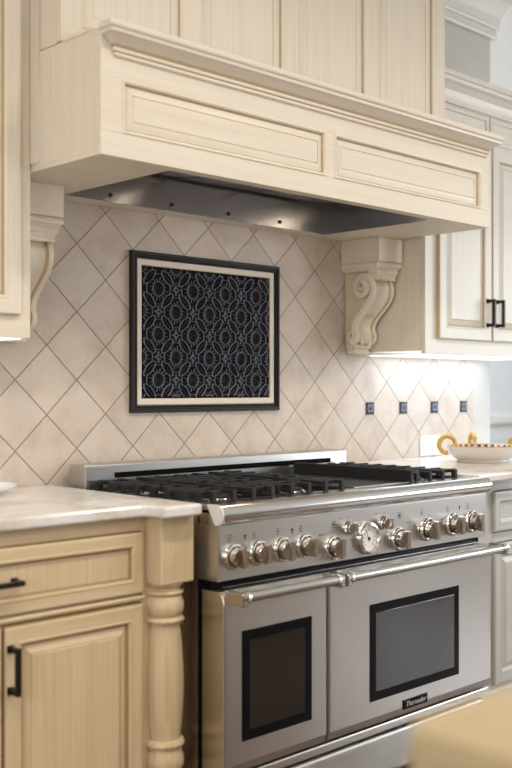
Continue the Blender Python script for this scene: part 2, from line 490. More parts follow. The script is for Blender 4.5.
# turned post
px, py = 1.7335, -.615
b = MB()
b.box(px - .0545, px + .0545, py - .0545, py + .0545, .7175, .888, BV, .003)
R = [(.0, .7175), (.047, .7172), (.047, .712), (.038, .708), (.038, .704), (.045, .702), (.047, .697), (.045, .692), (.040, .689), (.043, .683), (.048, .668), (.0475, .652), (.043, .640),
     (.039, .636), (.046, .633), (.049, .627), (.046, .620), (.039, .617), (.0385, .612), (.040, .60), (.0435, .56), (.0465, .51), (.0475, .47), (.047, .43), (.0445, .38), (.041, .345),
     (.039, .325), (.039, .322), (.047, .319), (.050, .311), (.047, .303), (.040, .300), (.043, .29), (.048, .272), (.0475, .255), (.042, .240), (.039, .236), (.046, .232), (.049, .226), (.046, .220), (.039, .216)]
R += [(.047, .214), (.047, .208), (0, .2075)]
R = [(q[0] * 1.07, q[1] - (.006 if .21 < q[1] < .71 else 0)) for q in R]
b.lathe(R[::-1], BV, (px, py, 0), 'z', 40)
b.box(px - .0545, px + .0545, py - .0545, py + .0545, .0, .2075, BV, .003)
b.build('turned_post', bl)

# ---- worktops
def worktop(name, outline, label):
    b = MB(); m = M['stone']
    vs = [b.bm.verts.new((x, y, .89)) for x, y in outline]
    f = b.face(vs, m)
    r = bmesh.ops.extrude_face_region(b.bm, geom=[f])
    nv = [g for g in r['geom'] if isinstance(g, bmesh.types.BMVert)]
    bmesh.ops.translate(b.bm, verts=nv, vec=(0, 0, .03))
    es = [e for e in b.bm.edges if abs(e.verts[0].co.z - e.verts[1].co.z) < 1e-6]
    bmesh.ops.bevel(b.bm, geom=es, offset=.008, segments=4, profile=.5, affect='EDGES')
    o = b.build(name)
    return tag(o, label, 'worktop')
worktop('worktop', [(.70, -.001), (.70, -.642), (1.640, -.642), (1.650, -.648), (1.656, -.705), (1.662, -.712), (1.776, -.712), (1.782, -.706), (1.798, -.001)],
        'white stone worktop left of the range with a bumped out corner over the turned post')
worktop('worktop', [(3.040, -.001), (3.040, -.700), (3.30, -.700), (3.315, -.69), (3.33, -.66), (4.36, -.66), (4.36, -.001)],
        'white stone worktop right of the range carrying the painted bowl')

# ---- base cabinet right of the range
WV, WH = M['cool_lit_v'], M['cool_lit_h']
GV, GH = M['cool_lit_base_v'], M['cool_lit_base_h']
brc = thing('base_cabinet', (3.6, -.3, 0), 'pale base cabinet right of the range under the worktop with the bowl', 'cabinet')
b = MB(); b.box(3.046, 4.2, -.60, -.004, .10, .888, GV); b.box(3.046, 4.2, -.56, -.02, 0, .10, GV); b.build('carcass', brc)
b = MB()
b.box(3.046, 3.215, -.64, -.601, .10, .888, GV, .002); b.box(3.60, 3.63, -.64, -.601, .10, .888, GV, .002); b.box(4.15, 4.2, -.64, -.601, .10, .888, GV, .002)
for (a, c) in ((3.215, 3.60), (3.63, 4.15)):
    b.box(a, c, -.64, -.601, .85, .888, GH, .002); b.box(a, c, -.64, -.601, .665, .70, GH, .002); b.box(a, c, -.64, -.601, .10, .16, GH, .002)
b.build('face_frame', brc)
for (a, c) in ((3.205, 3.608), (3.625, 4.16)):
    door_front(a, c, .705, .846, -.656, .036, GV, GH, .0155, glaze=GV, raised=False).build('drawer', brc)
    door_front(a, c, .165, .662, -.656, .045, GV, GH, .0155, glaze=GV).build('door', brc)
MB().box(3.046, 4.2, -.66, -.6405, .045, .15, GH, .006).build('plinth', brc)

# ---- wall hung cabinets
def hung_cabinet(x0, x1, z0, z1, yf, doors, label, v, h, lo, hi, side):
    t = thing('hanging_cabinet', ((x0 + x1) / 2, yf / 2, z0), label, 'cabinet')
    b = MB(); b.box(x0, x1, yf + .02, -.002, z0 + .012, z1, side); b.build('carcass', t)
    b = MB()
    xs = [x0] + [q for d in doors for q in d] + [x1]
    b.box(x0, x1, yf, yf + .0195, z0, lo + .004, h, .002); b.box(x0, x1, yf, yf + .0195, hi - .004, z1, h, .002)
    for i in range(0, len(xs), 2):
        b.box(xs[i] - (.0 if i == 0 else .004), xs[i + 1] + (.004 if i + 2 < len(xs) else 0), yf + .0003, yf + .0195, lo, hi, v, .001)
    b.build('face_frame', t)
    return t
rc = hung_cabinet(3.285, 4.17, 1.345, 2.34, -.295, [(3.352, 3.714), (3.724, 4.086)], 'pale cream hanging cabinet right of the hood with two black pulls', WV, WH, 1.402, 2.20, CV)
for k, (a, c) in enumerate(((3.354, 3.7155), (3.7225, 4.084))):
    d = door_front(a, c, 1.404, 2.198, -.313, .052, WV, WH, .0175).build('door', rc)
    pull_vertical(3.679 if k == 0 else 3.747, 1.462, 1.574, -.313, M['bronze'], d)
for (a, c) in ((3.354, 3.7155), (3.7225, 4.084)):
    door_front(a, c, 2.215, 2.325, -.300, .022, WV, WH, .0045, raised=False).build('frieze_panel', rc)
corn = [(0, 2.330), (.010, 2.330), (.014, 2.337), (.010, 2.344), (.012, 2.356), (.020, 2.375), (.036, 2.392), (.052, 2.400), (.054, 2.412), (.062, 2.416), (.062, 2.434), (0, 2.434)]
MB().sweep([(3.290, -.295), (4.17, -.295), (4.17, -.003)], corn, WH).build('cornice', rc)
MB().box(3.29, 4.165, -.290, -.012, 1.3415, 1.3445, M['led']).build('light_strip', rc)

lc = hung_cabinet(.60, 1.5385, 1.345, 2.9, -.295, [(.66, 1.075), (1.085, 1.503)], 'cream hanging cabinet left of the hood, seen at the left edge', CV, CH, 1.402, 2.84, CV)
for (a, c) in ((.662, 1.077), (1.083, 1.5015)):
    door_front(a, c, 1.404, 2.838, -.313, .050, CV, CH, .0175).build('door', lc)
MB().box(.63, 1.515, -.286, -.10, 1.3415, 1.3445, M['led']).build('light_strip', lc)

# ------------------------------------------------------------------ hood
HX0, HX1, HYF, HZ0, HZ1 = 1.543, 3.250, -.603, 1.787, 2.099
hd = thing('range_hood', (2.41, -.3, HZ0), 'wide cream wooden range hood with crown moulding and two raised panels', 'range hood')
b = MB()
OX0, OX1, OY0, OY1 = 1.79, 2.945, -.565, -.085      # opening for the liner
b.box(HX0, HX0 + .02, HYF + .021, -.002, HZ0 + .012, HZ1, CV)            # left side
b.box(HX1 - .02, HX1, HYF + .021, -.002, HZ0 + .012, HZ1, CV)            # right side
b.box(HX0 + .02, HX1 - .02, HYF + .021, -.002, HZ1 - .02, HZ1, CH)
b.build('casing', hd)
b = MB()
b.box(HX0, OX0, HYF + .021, -.002, HZ0, HZ0 + .0115, CH); b.box(OX1, HX1, HYF + .021, -.002, HZ0, HZ0 + .0115, CH)
b.box(OX0, OX1, OY1, -.002, HZ0, HZ0 + .0115, CH); b.box(OX0, OX1, HYF + .021, OY0, HZ0, HZ0 + .0115, CH)
b.build('soffit', hd)
# front: rails and stiles around two raised panels
b = MB()
P1, P2 = (1.609, 2.373, 1.848, 1.984), (2.410, 3.194, 1.848, 1.984)
fy0, fy1 = HYF, HYF + .0205
b.box(HX0, HX1, fy0, fy1, HZ0, P1[2], CH, .0015); b.box(HX0, HX1, fy0, fy1, P1[3], HZ1, CH, .0015)
b.box(HX0, P1[0], fy0 + .0002, fy1, P1[2], P1[3], CH); b.box(P1[1], P2[0], fy0 + .0002, fy1, P1[2], P1[3], CH); b.box(P2[1], HX1, fy0 + .0002, fy1, P1[2], P1[3], CH)
b.build('front_frame', hd)
for (a, c, z0, z1) in (P1, P2):
    MB().rings(a, c, z0, z1, fy0, [(0, .019, 'f'), (0, .001, 'f'), (.0, -.001, 'f'), (.003, -.003, 'f'), (.007, -.002, 'f'), (.010, .004, 'f'), (.0115, .008, 'g'), (.014, .0085, 'g'),
               (.024, .0055, 'f'), (.034, .004, 'f'), (.0352, .0055, 'g'), (.037, .004, 'f')], {'f': CH, 'g': GS}).build('front_panel', hd)
# crown along the front, short returns at both ends
hc = [(0, 2.050), (.005, 2.050), (.007, 2.053), (.006, 2.057), (.009, 2.059), (.011, 2.062), (.009, 2.066), (.013, 2.072), (.022, 2.080), (.030, 2.085), (.038, 2.088), (.040, 2.094), (.044, 2.0965), (.046, 2.100), (.046, 2.1075), (.043, 2.110), (0, 2.110)]
MB().sweep([(HX0 + .044, HYF - .0001), (HX0 + .044, HYF - .0004), (HX1 - .030, HYF - .0004), (HX1 - .030, HYF - .0001)], [(p[0] * 1.12, 2.110 - (2.110 - p[1]) * 1.25) for p in hc], CH, mats={3: GS, 6: GS}).build('crown', hd)
MB().box(HX0 - .004, HX0 + .012, HYF + .03, -.45, 2.096, 2.106, CH, .003).build('bead', hd)
MB().sweep([(HX0 - .0002, -.297), (HX0 - .0002, -.335)], [(0, 1.805), (.0, 1.805), (.006, 1.808), (.006, 2.9), (0, 2.9)], CV).build('corner_strip', hd)
# steel liner
ln = MB(); L = M['liner']; zt = 1.905
ln.box(OX0 + .001, OX1 - .001, OY1 - .004, OY1 - .001, HZ0 - .002, zt, L)
ln.box(OX0 + .001, OX1 - .001, OY0 + .001, OY0 + .004, HZ0 + .002, zt, L)
ln.box(OX0 + .001, OX0 + .004, OY0 + .004, OY1 - .004, HZ0 + .002, zt, L)
ln.box(OX1 - .004, OX1 - .001, OY0 + .004, OY1 - .004, HZ0 - .002, zt, L)
ln.box(OX0 + .001, OX1 - .001, OY0 + .001, OY1 - .001, zt, zt + .004, L)
lo = ln.build('vent_liner', hd)
for k in range(3):
    a = OX0 + .10 + k * .32
    MB().prism([(OY0 + .10, 1.84), (OY0 + .10, 1.85), (OY1 - .03, zt - .004), (OY1 - .03, zt - .014)], M['liner'], 'x', a, a + .30).build('baffle_filter', lo)
for (x, z) in ((1.955, 1.806), (2.20, 1.806), (2.45, 1.806), (2.70, 1.806)):
    MB().lathe([(.0, .006), (.005, .0055), (.007, .003), (.007, 0)][::-1], M['bronze'], (x, OY1 - .004, z), '-y', 12).build('liner_screw', lo)
for x in (2.12, 2.74):
    MB().lathe([(0, 1.8935), (.030, 1.8935), (.034, 1.8985), (.034, zt - .0005), (0, zt - .0005)], M['hood_lamp'], (x, -.50, 0), 'z', 20).build('hood_lamp', lo)
# panelled casing above the hood up to the ceiling
up = thing('hood_chimney_cabinet', (2.41, -.2, HZ1 + .003), 'tall cream panelled cabinet standing on top of the range hood', 'cabinet')
UYF, UX1 = -.430, 3.222
MB().box(HX0 + .001, UX1, UYF + .02, -.002, HZ1 + .003, 3.05, CV).build('carcass', up)
UP = [(1.606, 1.953), (2.028, 2.365), (2.437, 2.763), (2.842, 3.149)]
b = MB(); zlo, zhi = 2.150, 2.95
b.box(HX0 + .001, UX1, UYF, UYF + .0195, HZ1 + .007, zlo, CH, .001); b.box(HX0 + .001, UX1, UYF, UYF + .0195, zhi, 3.05, CH, .001)
xs = [HX0 + .001] + [q for d in UP for q in d] + [UX1]
for i in range(0, len(xs), 2): b.box(xs[i], xs[i + 1], UYF + .0002, UYF + .0195, zlo, zhi, CV)
b.build('face_frame', up)
for (a, c) in UP:
    MB().rings(a, c, zlo, zhi, UYF, [(0, .019, 'f'), (0, .001, 'f'), (0, -.001, 'f'), (.004, -.002, 'f'), (.006, .003, 'f'), (.0075, .0065, 'g'), (.010, .0065, 'g'),
               (.040, .004, 'f'), (.041, .005, 'g'), (.0425, .004, 'f')], {'f': CV, 'g': GS}).build('panel', up)

# ------------------------------------------------------------------ carved corbels under the hood
def corbel(x0, label):
    w = .143
    t = thing('corbel', (x0 + w / 2, -.002, 1.347), label, 'corbel', 'carved corbels under the hood')
    m = M['cream_plain']
    b = MB(); b.box(x0, x0 + w, -.192, -.002, 1.697, 1.787, m, .002); b.build('plinth', t)
    b = MB()
    prof = [(0, 1.6635), (.004, 1.6635), (.006, 1.668), (.010, 1.674), (.016, 1.680), (.017, 1.688), (.012, 1.6965), (0, 1.6965)]
    b.sweep([(x0 + .012, -.003), (x0 + .012, -.168), (x0 + w - .012, -.168), (x0 + w - .012, -.003)], prof, m)
    b.box(x0 + .0125, x0 + w - .0125, -.168, -.003, 1.6637, 1.6963, m)
    b.build('cap_moulding', t)
    # scrolling ribbon: volute, S curve, small scroll
    vol = [(.104, 1.606), (.096, 1.593), (.080, 1.590), (.067, 1.604), (.071, 1.624), (.090, 1.636), (.114, 1.629), (.127, 1.606), (.119, 1.579), (.094, 1.565), (.066, 1.571), (.046, 1.594),
           (.046, 1.626), (.070, 1.652)]
    path = [(.090 + (p[0] - .088) * .80, 1.603 + (p[1] - 1.606) * .86) for p in vol]
    path += [(.108, 1.648), (.136, 1.634), (.151, 1.600), (.145, 1.562), (.123, 1.532), (.099, 1.508), (.075, 1.485), (.061, 1.462), (.058, 1.440), (.066, 1.420),
            (.058, 1.397), (.036, 1.390), (.020, 1.406), (.027, 1.425), (.043, 1.427), (.048, 1.413), (.038, 1.407)]
    sp = smooth_path([(p[0], p[1], 0) for p in path], 6)
    cs = [(0, 0), (.004, .0045), (.012, .0055), (.020, .004), (.026, -.001), (.035, -.003), (w - .020 - .035, -.003), (w - .020 - .026, -.001), (w - .020 - .020, .004), (w - .020 - .012, .0055), (w - .020 - .004, .0045), (w - .020, 0),
          (w - .020, -.010), (0, -.010)]
    b = MB(); rows = []
    for i, p in enumerate(sp):
        tg = (sp[min(i + 1, len(sp) - 1)] - sp[max(i - 1, 0)]).normalized(); n = Vector((-tg.y, tg.x))
        # outward: away from the volute centre on the volute, forward on the S
        k = .7 if i < 30 else 1.5
        rows.append([b.bm.verts.new((x0 + .010 + c[0], -.004 - (p.x + n.x * c[1] * k), p.y + n.y * c[1] * k)) for c in cs])
    for i in range(len(rows) - 1):
        for j in range(len(cs)):
            l = (j + 1) % len(cs); f = b.face([rows[i][j], rows[i][l], rows[i + 1][l], rows[i + 1][j]], M['glaze_soft'] if j in (3, 7) and i > 30 else m)
            if f: f.smooth = True
    b.face(rows[0], m); b.face(rows[-1][::-1], m)
    b.build('scroll', t)
    b = MB()
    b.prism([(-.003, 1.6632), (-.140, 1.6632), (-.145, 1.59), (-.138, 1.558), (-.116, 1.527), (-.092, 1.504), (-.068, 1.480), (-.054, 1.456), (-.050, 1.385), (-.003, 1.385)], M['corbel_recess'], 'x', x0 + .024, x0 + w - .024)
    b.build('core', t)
    b = MB()
    b.sweep([(x0 + .020, -.130), (x0 + .020, -.166), (x0 + w - .020, -.166), (x0 + w - .020, -.130)], [(0, 1.628), (.004, 1.628), (.005, 1.634), (.003, 1.638), (.006, 1.648), (.011, 1.656), (.012, 1.6633), (0, 1.6633)], m)
    b.box(x0 + .0205, x0 + w - .0205, -.1655, -.131, 1.6285, 1.663, m)
    b.build('capital', t)
    b = MB(); b.box(x0 + .026, x0 + w - .026, -.058, -.003, 1.370, 1.3848, m, .003); b.box(x0 + .032, x0 + w - .032, -.050, -.003, 1.347, 1.3698, m, .003); b.build('foot', t)
    # leaf lobes over the lower scroll
    b = MB()
    for dx in (-.022, 0, .022):
        r = bmesh.ops.create_uvsphere(b.bm, u_segments=12, v_segments=8, radius=1)
        for v in r['verts']: v.co = Vector((x0 + w / 2 + dx + v.co.x * .013, -.067 + v.co.y * .010, 1.411 - abs(dx) * .3 + v.co.z * .024))
        for f in {f for v in r['verts'] for f in v.link_faces}: f.material_index = b.mi(m); f.smooth = True
    b.build('leaf', t)
corbel(3.134, 'cream scroll corbel under the right end of the hood')
corbel(1.572, 'cream scroll corbel under the left end of the hood, half hidden by the cabinet')

# ------------------------------------------------------------------ tile plaque
pq = thing('decorative_plaque', (2.436, -.002, 1.133), 'dark relief tile plaque in a bronze and cream border above the range', 'tile plaque')
def frame_rect(x0, x1, z0, z1, w, y0, y1, prof):
    b = MB(); rows = []
    for (ins, y) in prof:
        rows.append([b.bm.verts.new((x, y, z)) for x, z in ((x0 + ins, z0 + ins), (x1 - ins, z0 + ins), (x1 - ins, z1 - ins), (x0 + ins, z1 - ins))])
    for i in range(len(rows)):
        a, c = rows[i], rows[(i + 1) % len(rows)]
        for j in range(4): yield b, [a[j], a[(j + 1) % 4], c[(j + 1) % 4], c[j]]
def ring_mesh(name, x0, x1, z0, z1, prof, m, parent):
    b = None
    for bb, vs in frame_rect(x0, x1, z0, z1, 0, 0, 0, prof):
        b = bb; bb.face(vs, m)
    return b.build(name, parent)
ring_mesh('frame', 2.0945, 2.777, 1.133, 1.6585, [(0, -.001), (0, -.012), (.004, -.018), (.010, -.018), (.012, -.013), (.016, -.013), (.019, -.016), (.023, -.014), (.0235, -.001)], M['frame_dark'], pq)
ring_mesh('border', 2.1185, 2.753, 1.157, 1.6345, [(0, -.001), (0, -.008), (.003, -.010), (.019, -.010), (.0215, -.008), (.022, -.001)], M['liner_stone'], pq)
IX0, IX1, IZ0, IZ1 = 2.141, 2.7305, 1.1795, 1.612
MB().box(IX0, IX1, -.005, -.001, IZ0, IZ1, M['plaque_ground']).build('field', pq)
# relief pattern: rosettes joined by leaf loops and little cross flowers
AL = .1503
bl_, bb_ = MB(), MB()
def clipped(pts, marg=.002): return all(IX0 + marg <= p[0] <= IX1 - marg and IZ0 + marg <= p[1] <= IZ1 - marg for p in pts)
def strip(mb, pts, w, m, closed=False, h=.005):
    """low ridge along a 2-D polyline in the plane of the plaque, cut off at the field's edge"""
    pts = [Vector(p) for p in pts]; n = len(pts); rows = []
    for i, p in enumerate(pts):
        t = (pts[(i + 1) % n] - pts[i - 1]) if closed else (pts[min(i + 1, n - 1)] - pts[max(i - 1, 0)])
        t.normalize(); nn = Vector((-t.y, t.x))
        rows.append((p - nn * w / 2, p, p + nn * w / 2))
    for i in range(n if closed else n - 1):
        a, c = rows[i], rows[(i + 1) % n]
        if not clipped([*a, *c]): continue
        A = [mb.bm.verts.new((a[0].x, -.005, a[0].y)), mb.bm.verts.new((a[1].x, -.005 - h, a[1].y)), mb.bm.verts.new((a[2].x, -.005, a[2].y))]
        C = [mb.bm.verts.new((c[0].x, -.005, c[0].y)), mb.bm.verts.new((c[1].x, -.005 - h, c[1].y)), mb.bm.verts.new((c[2].x, -.005, c[2].y))]
        mb.face([A[0], C[0], C[1], A[1]], m); mb.face([A[1], C[1], C[2], A[2]], m)
def rosette(cx, cz):
    def circ(r, n=20): return [(cx + r * math.cos(2 * PI * k / n), cz + r * math.sin(2 * PI * k / n)) for k in range(n)]
    strip(bl_, circ(.0235), .0042, M['plaque_line'], True, .006)
    strip(bb_, circ(.0150), .0035, M['plaque_brown'], True, .007)
    strip(bb_, circ(.009, 12), .004, M['plaque_brown'], True, .008)
    strip(bb_, circ(.003, 8), .004, M['plaque_brown'], True, .008)
    for k in range(16):
        a = 2 * PI * (k + .5) / 16
        l = .040 if k % 2 else .034
        strip(bl_, [(cx + math.cos(a) * .026, cz + math.sin(a) * .026), (cx + math.cos(a) * l, cz + math.sin(a) * l)], .0026, M['plaque_line'], False, .004)
    # ring of arcs
    for q in range(4):
        a0 = PI / 4 + q * PI / 2
        ux, uz = math.cos(a0), math.sin(a0); vx, vz = -uz, ux
        mx, mz = cx + ux * AL * .3535, cz + uz * AL * .3535      # midpoint of the diagonal to the next rosette
        if (q % 2 == 0) or True:
            L_, W_ = .033, .0135
            lp = [(mx + vx * L_ * math.cos(s) + ux * W_ * math.sin(s) * abs(math.sin(s)) ** .3, mz + vz * L_ * math.cos(s) + uz * W_ * math.sin(s) * abs(math.sin(s)) ** .3) for s in [2 * PI * k / 20 for k in range(20)]]
            strip(bl_, lp, .0036, M['plaque_line'], True, .006)
            strip(bb_, [(mx - vx * .019, mz - vz * .019), (mx, mz), (mx + vx * .019, mz + vz * .019)], .004, M['plaque_brown'], False, .005)
    for q in range(4):
        a0 = PI / 2 * q
        strip(bl_, [(cx + .050 * math.cos(a0 - .40 + .80 * k / 6), cz + .050 * math.sin(a0 - .40 + .80 * k / 6)) for k in range(7)], .0026, M['plaque_line'], False, .004)
def crossflower(cx, cz):
    for k in range(8):
        a = PI / 4 * k; L_ = .019 if k % 2 == 0 else .012
        strip(bl_, [(cx + math.cos(a) * .004, cz + math.sin(a) * .004), (cx + math.cos(a) * L_ * .6, cz + math.sin(a) * L_ * .6), (cx + math.cos(a) * L_, cz + math.sin(a) * L_)], .0048, M['plaque_line'], False, .005)
for i in range(-1, 6):
    for j in range(-2, 6):
        for (ox, oz) in ((0, 0), (.5, .5)):
            cx, cz = 2.2119 + (i + ox) * AL, 1.5405 - (j - oz) * AL
            if IX0 - .05 < cx < IX1 + .05 and IZ0 - .05 < cz < IZ1 + .05: rosette(cx, cz)
        for (ox, oz) in ((.5, 0), (0, .5)):
            cx, cz = 2.2119 + (i + ox) * AL, 1.5405 - (j - oz) * AL
            if IX0 < cx < IX1 and IZ0 < cz < IZ1: crossflower(cx, cz)
bl_.build('relief_lines', pq); bb_.build('relief_rosettes', pq)

# ---- small accent tiles
for k in range(4):
    cx, cz = TX0 + (7.5 + k) * TDX, TZ0 - .5 * TDZ
    lab = ['small dark patterned accent tile, nearest the range', 'small dark patterned accent tile, second from the range',
           'small dark patterned accent tile, second from the end of the tiled wall', 'small dark patterned accent tile, nearest the end of the tiled wall'][k]
    h = .0245
    b = MB(); b.box(cx - h, cx + h, -.004, -.0005, cz - h, cz + h, M['accent'], .0012)
    for q in range(4):
        a = PI / 2 * q + PI / 4
        b.lathe([(.0075, 0), (.0075, .0015), (.0045, .0025), (.004, .0005)], M['accent_l'], (cx + math.cos(a) * .015, -.0041, cz + math.sin(a) * .015), '-y', 10)
        a = PI / 2 * q
        b.tube([(cx + math.cos(a) * .004, -.0045, cz + math.sin(a) * .004), (cx + math.cos(a) * .021, -.0045, cz + math.sin(a) * .021)], .0016, M['accent_l'], 6)
    tag(b.build('accent_tile'), lab, 'tile', 'small accent tiles in the backsplash')

# ---- outlet
ot = thing('wall_outlet', (3.715, -.001, .925), 'white electrical outlet plate on the tiles behind the bowl', 'outlet')
MB().box(3.644, 3.786, -.006, -.0006, .924, 1.010, M['white'], .003).build('plate', ot)
for x in (3.683, 3.747):
    rec = MB().box(x - .023, x + .023, -.009, -.0061, .938, .996, M['white'], .002).build('receptacle', ot)
    for z in (.954, .980):
        for dx in (-.007, .007): MB().box(x + dx - .001, x + dx + .001, -.0094, -.0088, z - .005, z + .005, M['slot']).build('slot', rec)

# ------------------------------------------------------------------ range
RX0, RX1 = 1.816, 3.034
S, SS, SM = M['steel'], M['steel_side'], M['steel_smooth']
rg = thing('kitchen_range', (2.425, -.38, 0), 'wide stainless steel gas range with two ovens, black grates and a row of knobs', 'range')
b = MB()
b.box(RX0, RX1, -.652, -.04, .10, .888, M['steel_body']); b.box(RX0 + .02, RX1 - .02, -.60, -.06, .0, .10, M['black'])
b.build('body', rg)
b = MB()      # cooktop tray
b.box(RX0, RX1, -.70, -.122, .8885, .900, SM, .002); b.box(RX0, RX0 + .012, -.68, -.122, .900, .907, SM, .002); b.box(RX1 - .012, RX1, -.68, -.122, .900, .907, SM, .002)
b.build('cooktop', rg)
b = MB()
b.box(1.838, 3.030, -.1205, -.036, .8885, .982, S, .004)
bg = b.build('backguard', rg)
b = MB(); b.box(1.948, 2.936, -.1225, -.1195, .939, .956, M['slot']); b.build('vent_slot', bg)
# front rail (bullnose)
pr = [(-.66, .862)]
pr += [(-.702, .862), (-.722, .860)]
for k in range(0, 13):
    a = -PI / 2 + .35 + (PI - .35) * k / 12
    pr.append((-.728 - .026 * math.cos(a), .888 + .0265 * math.sin(a)))
pr += [(-.700, .9145), (-.66, .9125)]
bn = MB().prism(pr, SM, 'x', RX0, RX1, True).build('bullnose', rg)
b = MB(); ec = [(p[0] * 1.0, p[1]) for p in pr]
b.prism([(-.690, .9125)] + [p for p in pr[2:-2]] + [(-.700, .9145)], M['white'], 'x', RX0 - .003, RX0 - .0002);  # white colour stands in for window glare on the polished metal cap
b.build('end_cap', bn)
# knobs
def knob(x, z, r, out, ang=0., lab=None):
    t = MB()
    t.lathe([(r * .98, 0), (r, .004), (r * .93, .007), (r * .9, .012), (r * .86, .013), (r * .80, .007), (r * .70, .006), (.0, .006)], M['chrome'], (x, -.7304, z), '-y', 36)
    k = t.build('knob', rg)
    t = MB()
    t.lathe([(r * .72, .0065), (r * .76, .012), (r * .74, out * .55), (r * .70, out * .92), (r * .62, out), (.0, out)], M['steel_knob'], (x, -.7304, z), '-y', 36)
    c, s_ = math.cos(ang), math.sin(ang)
    g = MB(); hw, hl = r * .20, r * .74
    P = [(-hw, -hl), (hw, -hl), (hw, hl), (-hw, hl)]
    pts = [(x + c * p[0] - s_ * p[1], z + s_ * p[0] + c * p[1]) for p in P]
    t.prism(pts, M['steel_knob'], 'y', -.7304 - out + .002, -.7304 - out - .016)
    t.build('grip', k)
    return k
for x in (1.868, 1.958, 2.048, 2.138): knob(x, .777, .034, .030, .18 if x < 1.9 else 0)
knob(2.255, .760, .035, .030); knob(2.554, .755, .035, .030)
knob(2.699, .771, .037, .032); knob(2.836, .774, .037, .032); knob(2.943, .774, .037, .032)
knob(2.320, .811, .0215, .022); knob(2.482, .811, .0215, .022)
ga = MB().lathe([(.047, 0), (.047, .012), (.045, .016), (.039, .018), (.036, .014), (.035, .008), (0, .008)], M['chrome'], (2.406, -.7304, .772), '-y', 40).build('gauge', rg)
b = MB(); b.lathe([(.0352, .0082), (.0352, .010), (0, .010)], M['white'], (2.406, -.7304, .772), '-y', 40)
for k in range(11):
    a = math.radians(225 - k * 27); r0, r1 = (.022, .029)
    c, s_ = math.cos(a), math.sin(a); q = .0008
    b.prism([(2.406 + c * r0 - s_ * q, .772 + s_ * r0 + c * q), (2.406 + c * r1 - s_ * q, .772 + s_ * r1 + c * q), (2.406 + c * r1 + s_ * q, .772 + s_ * r1 - c * q), (2.406 + c * r0 + s_ * q, .772 + s_ * r0 - c * q)], M['slot'], 'y', -.7402, -.7410)
b.build('dial', ga)
b = MB(); b.prism([(2.4035, .764), (2.4075, .763), (2.396, .792)], M['slot'], 'y', -.7412, -.7418); b.lathe([(.004, .0115), (.004, .0135), (0, .014)], M['slot'], (2.406, -.7304, .772), '-y', 12); b.build('needle', ga)
# printed marks above the knobs: burner position dots and little flames
b = MB(); b.box(RX0, RX1, -.730, -.653, .7165, .8615, S, .003); mk = M['black']
def dot(x, z, r=.0025): b.lathe([(r, 0), (r, .0008), (0, .0008)], mk, (x, -.7298, z), '-y', 8)
def bar(x, z, w, h): b.box(x - w / 2, x + w / 2, -.7306, -.7297, z - h / 2, z + h / 2, mk)
for i, x in enumerate((1.868, 1.957, 2.046, 2.136, 2.688, 2.826, 2.937)):
    zt_ = .826
    bar(x - .012, zt_, .012, .002); bar(x - .012, zt_ + .007, .008, .002); bar(x - .012, zt_ - .007, .010, .002)
for x in (1.912, 2.09, 2.88): dot(x, .826, .004); bar(x, .818, .003, .006)
for x in (2.246, 2.547):
    for k in range(6):
        a = PI / 3 * k; dot(x + .016 + math.cos(a) * .009, .825 + math.sin(a) * .009, .002)
    dot(x + .016, .825, .004)
for x in (2.20, 2.60): bar(x, .80, .004, .003); bar(x + .008, .80, .004, .003); bar(x + .016, .80, .004, .003)
for x in (2.29, 2.325, 2.452, 2.49): bar(x, .839, .008, .0018)
b.build('control_panel', rg)
# ovens
def oven(x0, x1, wx0, wx1, wz0, wz1, badge):
    yb, yf = -.669, -.752; zb, zt = .217, .692
    t = MB()
    # slightly pillowed slab: front edges rounded
    pf = [(yb, zb + .012), (yb + -.05, zb), (yf + .020, zb), (yf + .006, zb + .008), (yf, zb + .03), (yf, zt - .030), (yf + .006, zt - .010), (yf + .018, zt), (yb, zt)]
    t.prism(pf, S, 'x', x0, x1)
    es = [e for e in t.bm.edges if abs(e.verts[0].co.x - e.verts[1].co.x) < 1e-6 and min(e.verts[0].co.y, e.verts[1].co.y) < yf + .0005 and max(e.verts[0].co.y, e.verts[1].co.y) < yf + .03]
    bmesh.ops.bevel(t.bm, geom=es, offset=.006, segments=3, profile=.5, affect='EDGES')
    for f in t.bm.faces:
        f.material_index = t.mi(S)
    t.mi(SS)
    for f in t.bm.faces:
        f.normal_update()
        if abs(f.normal.x) > .9: f.material_index = t.mi(SS)
    d = t.build('oven_door', rg)
    MB().rings(wx0, wx1, wz0, wz1, yf - .0004, [(0, .004, 'b'), (0, -.0005, 'b'), (.002, -.0015, 'b'), (.026, -.0015, 'b'), (.027, .0, 'b')], {'b': M['black']}).build('window_surround', d)
    MB().rings(wx0 + .0265, wx1 - .0265, wz0 + .0265, wz1 - .0265, yf - .0012, [(0, .003, 'g'), (0, .0, 'g'), (.001, -.0004, 'g')], {'g': M['oven_glass']}).build('window_pane', d)
    # handle
    hy, hz = yf - .058, .687
    h = MB(); h.tube([(x0 + .004, hy, hz), (x1 - .004, hy, hz)], .0135, SM, 20)
    for xx in (x0 + .001, x1 - .021): h.box(xx, xx + .020, hy - .012, yf - .0005, hz - .022, hz + .012, SS, .004)
    h.lathe([(.0165, 0), (.0165, .012), (.015, .014)], M['chrome'], (x0 + .016, hy, hz), 'x', 20)
    h.lathe([(.0165, 0), (.0165, .012), (.015, .014)], M['chrome'], (x1 - .030, hy, hz), 'x', 20)
    h.build('handle', d)
    return d
oven(RX0 + .001, 2.2085, 1.8795, 2.145, .301, .5865, False)
dR = oven(2.2165, RX1 - .001, 2.395, 2.844, .295, .580, True)
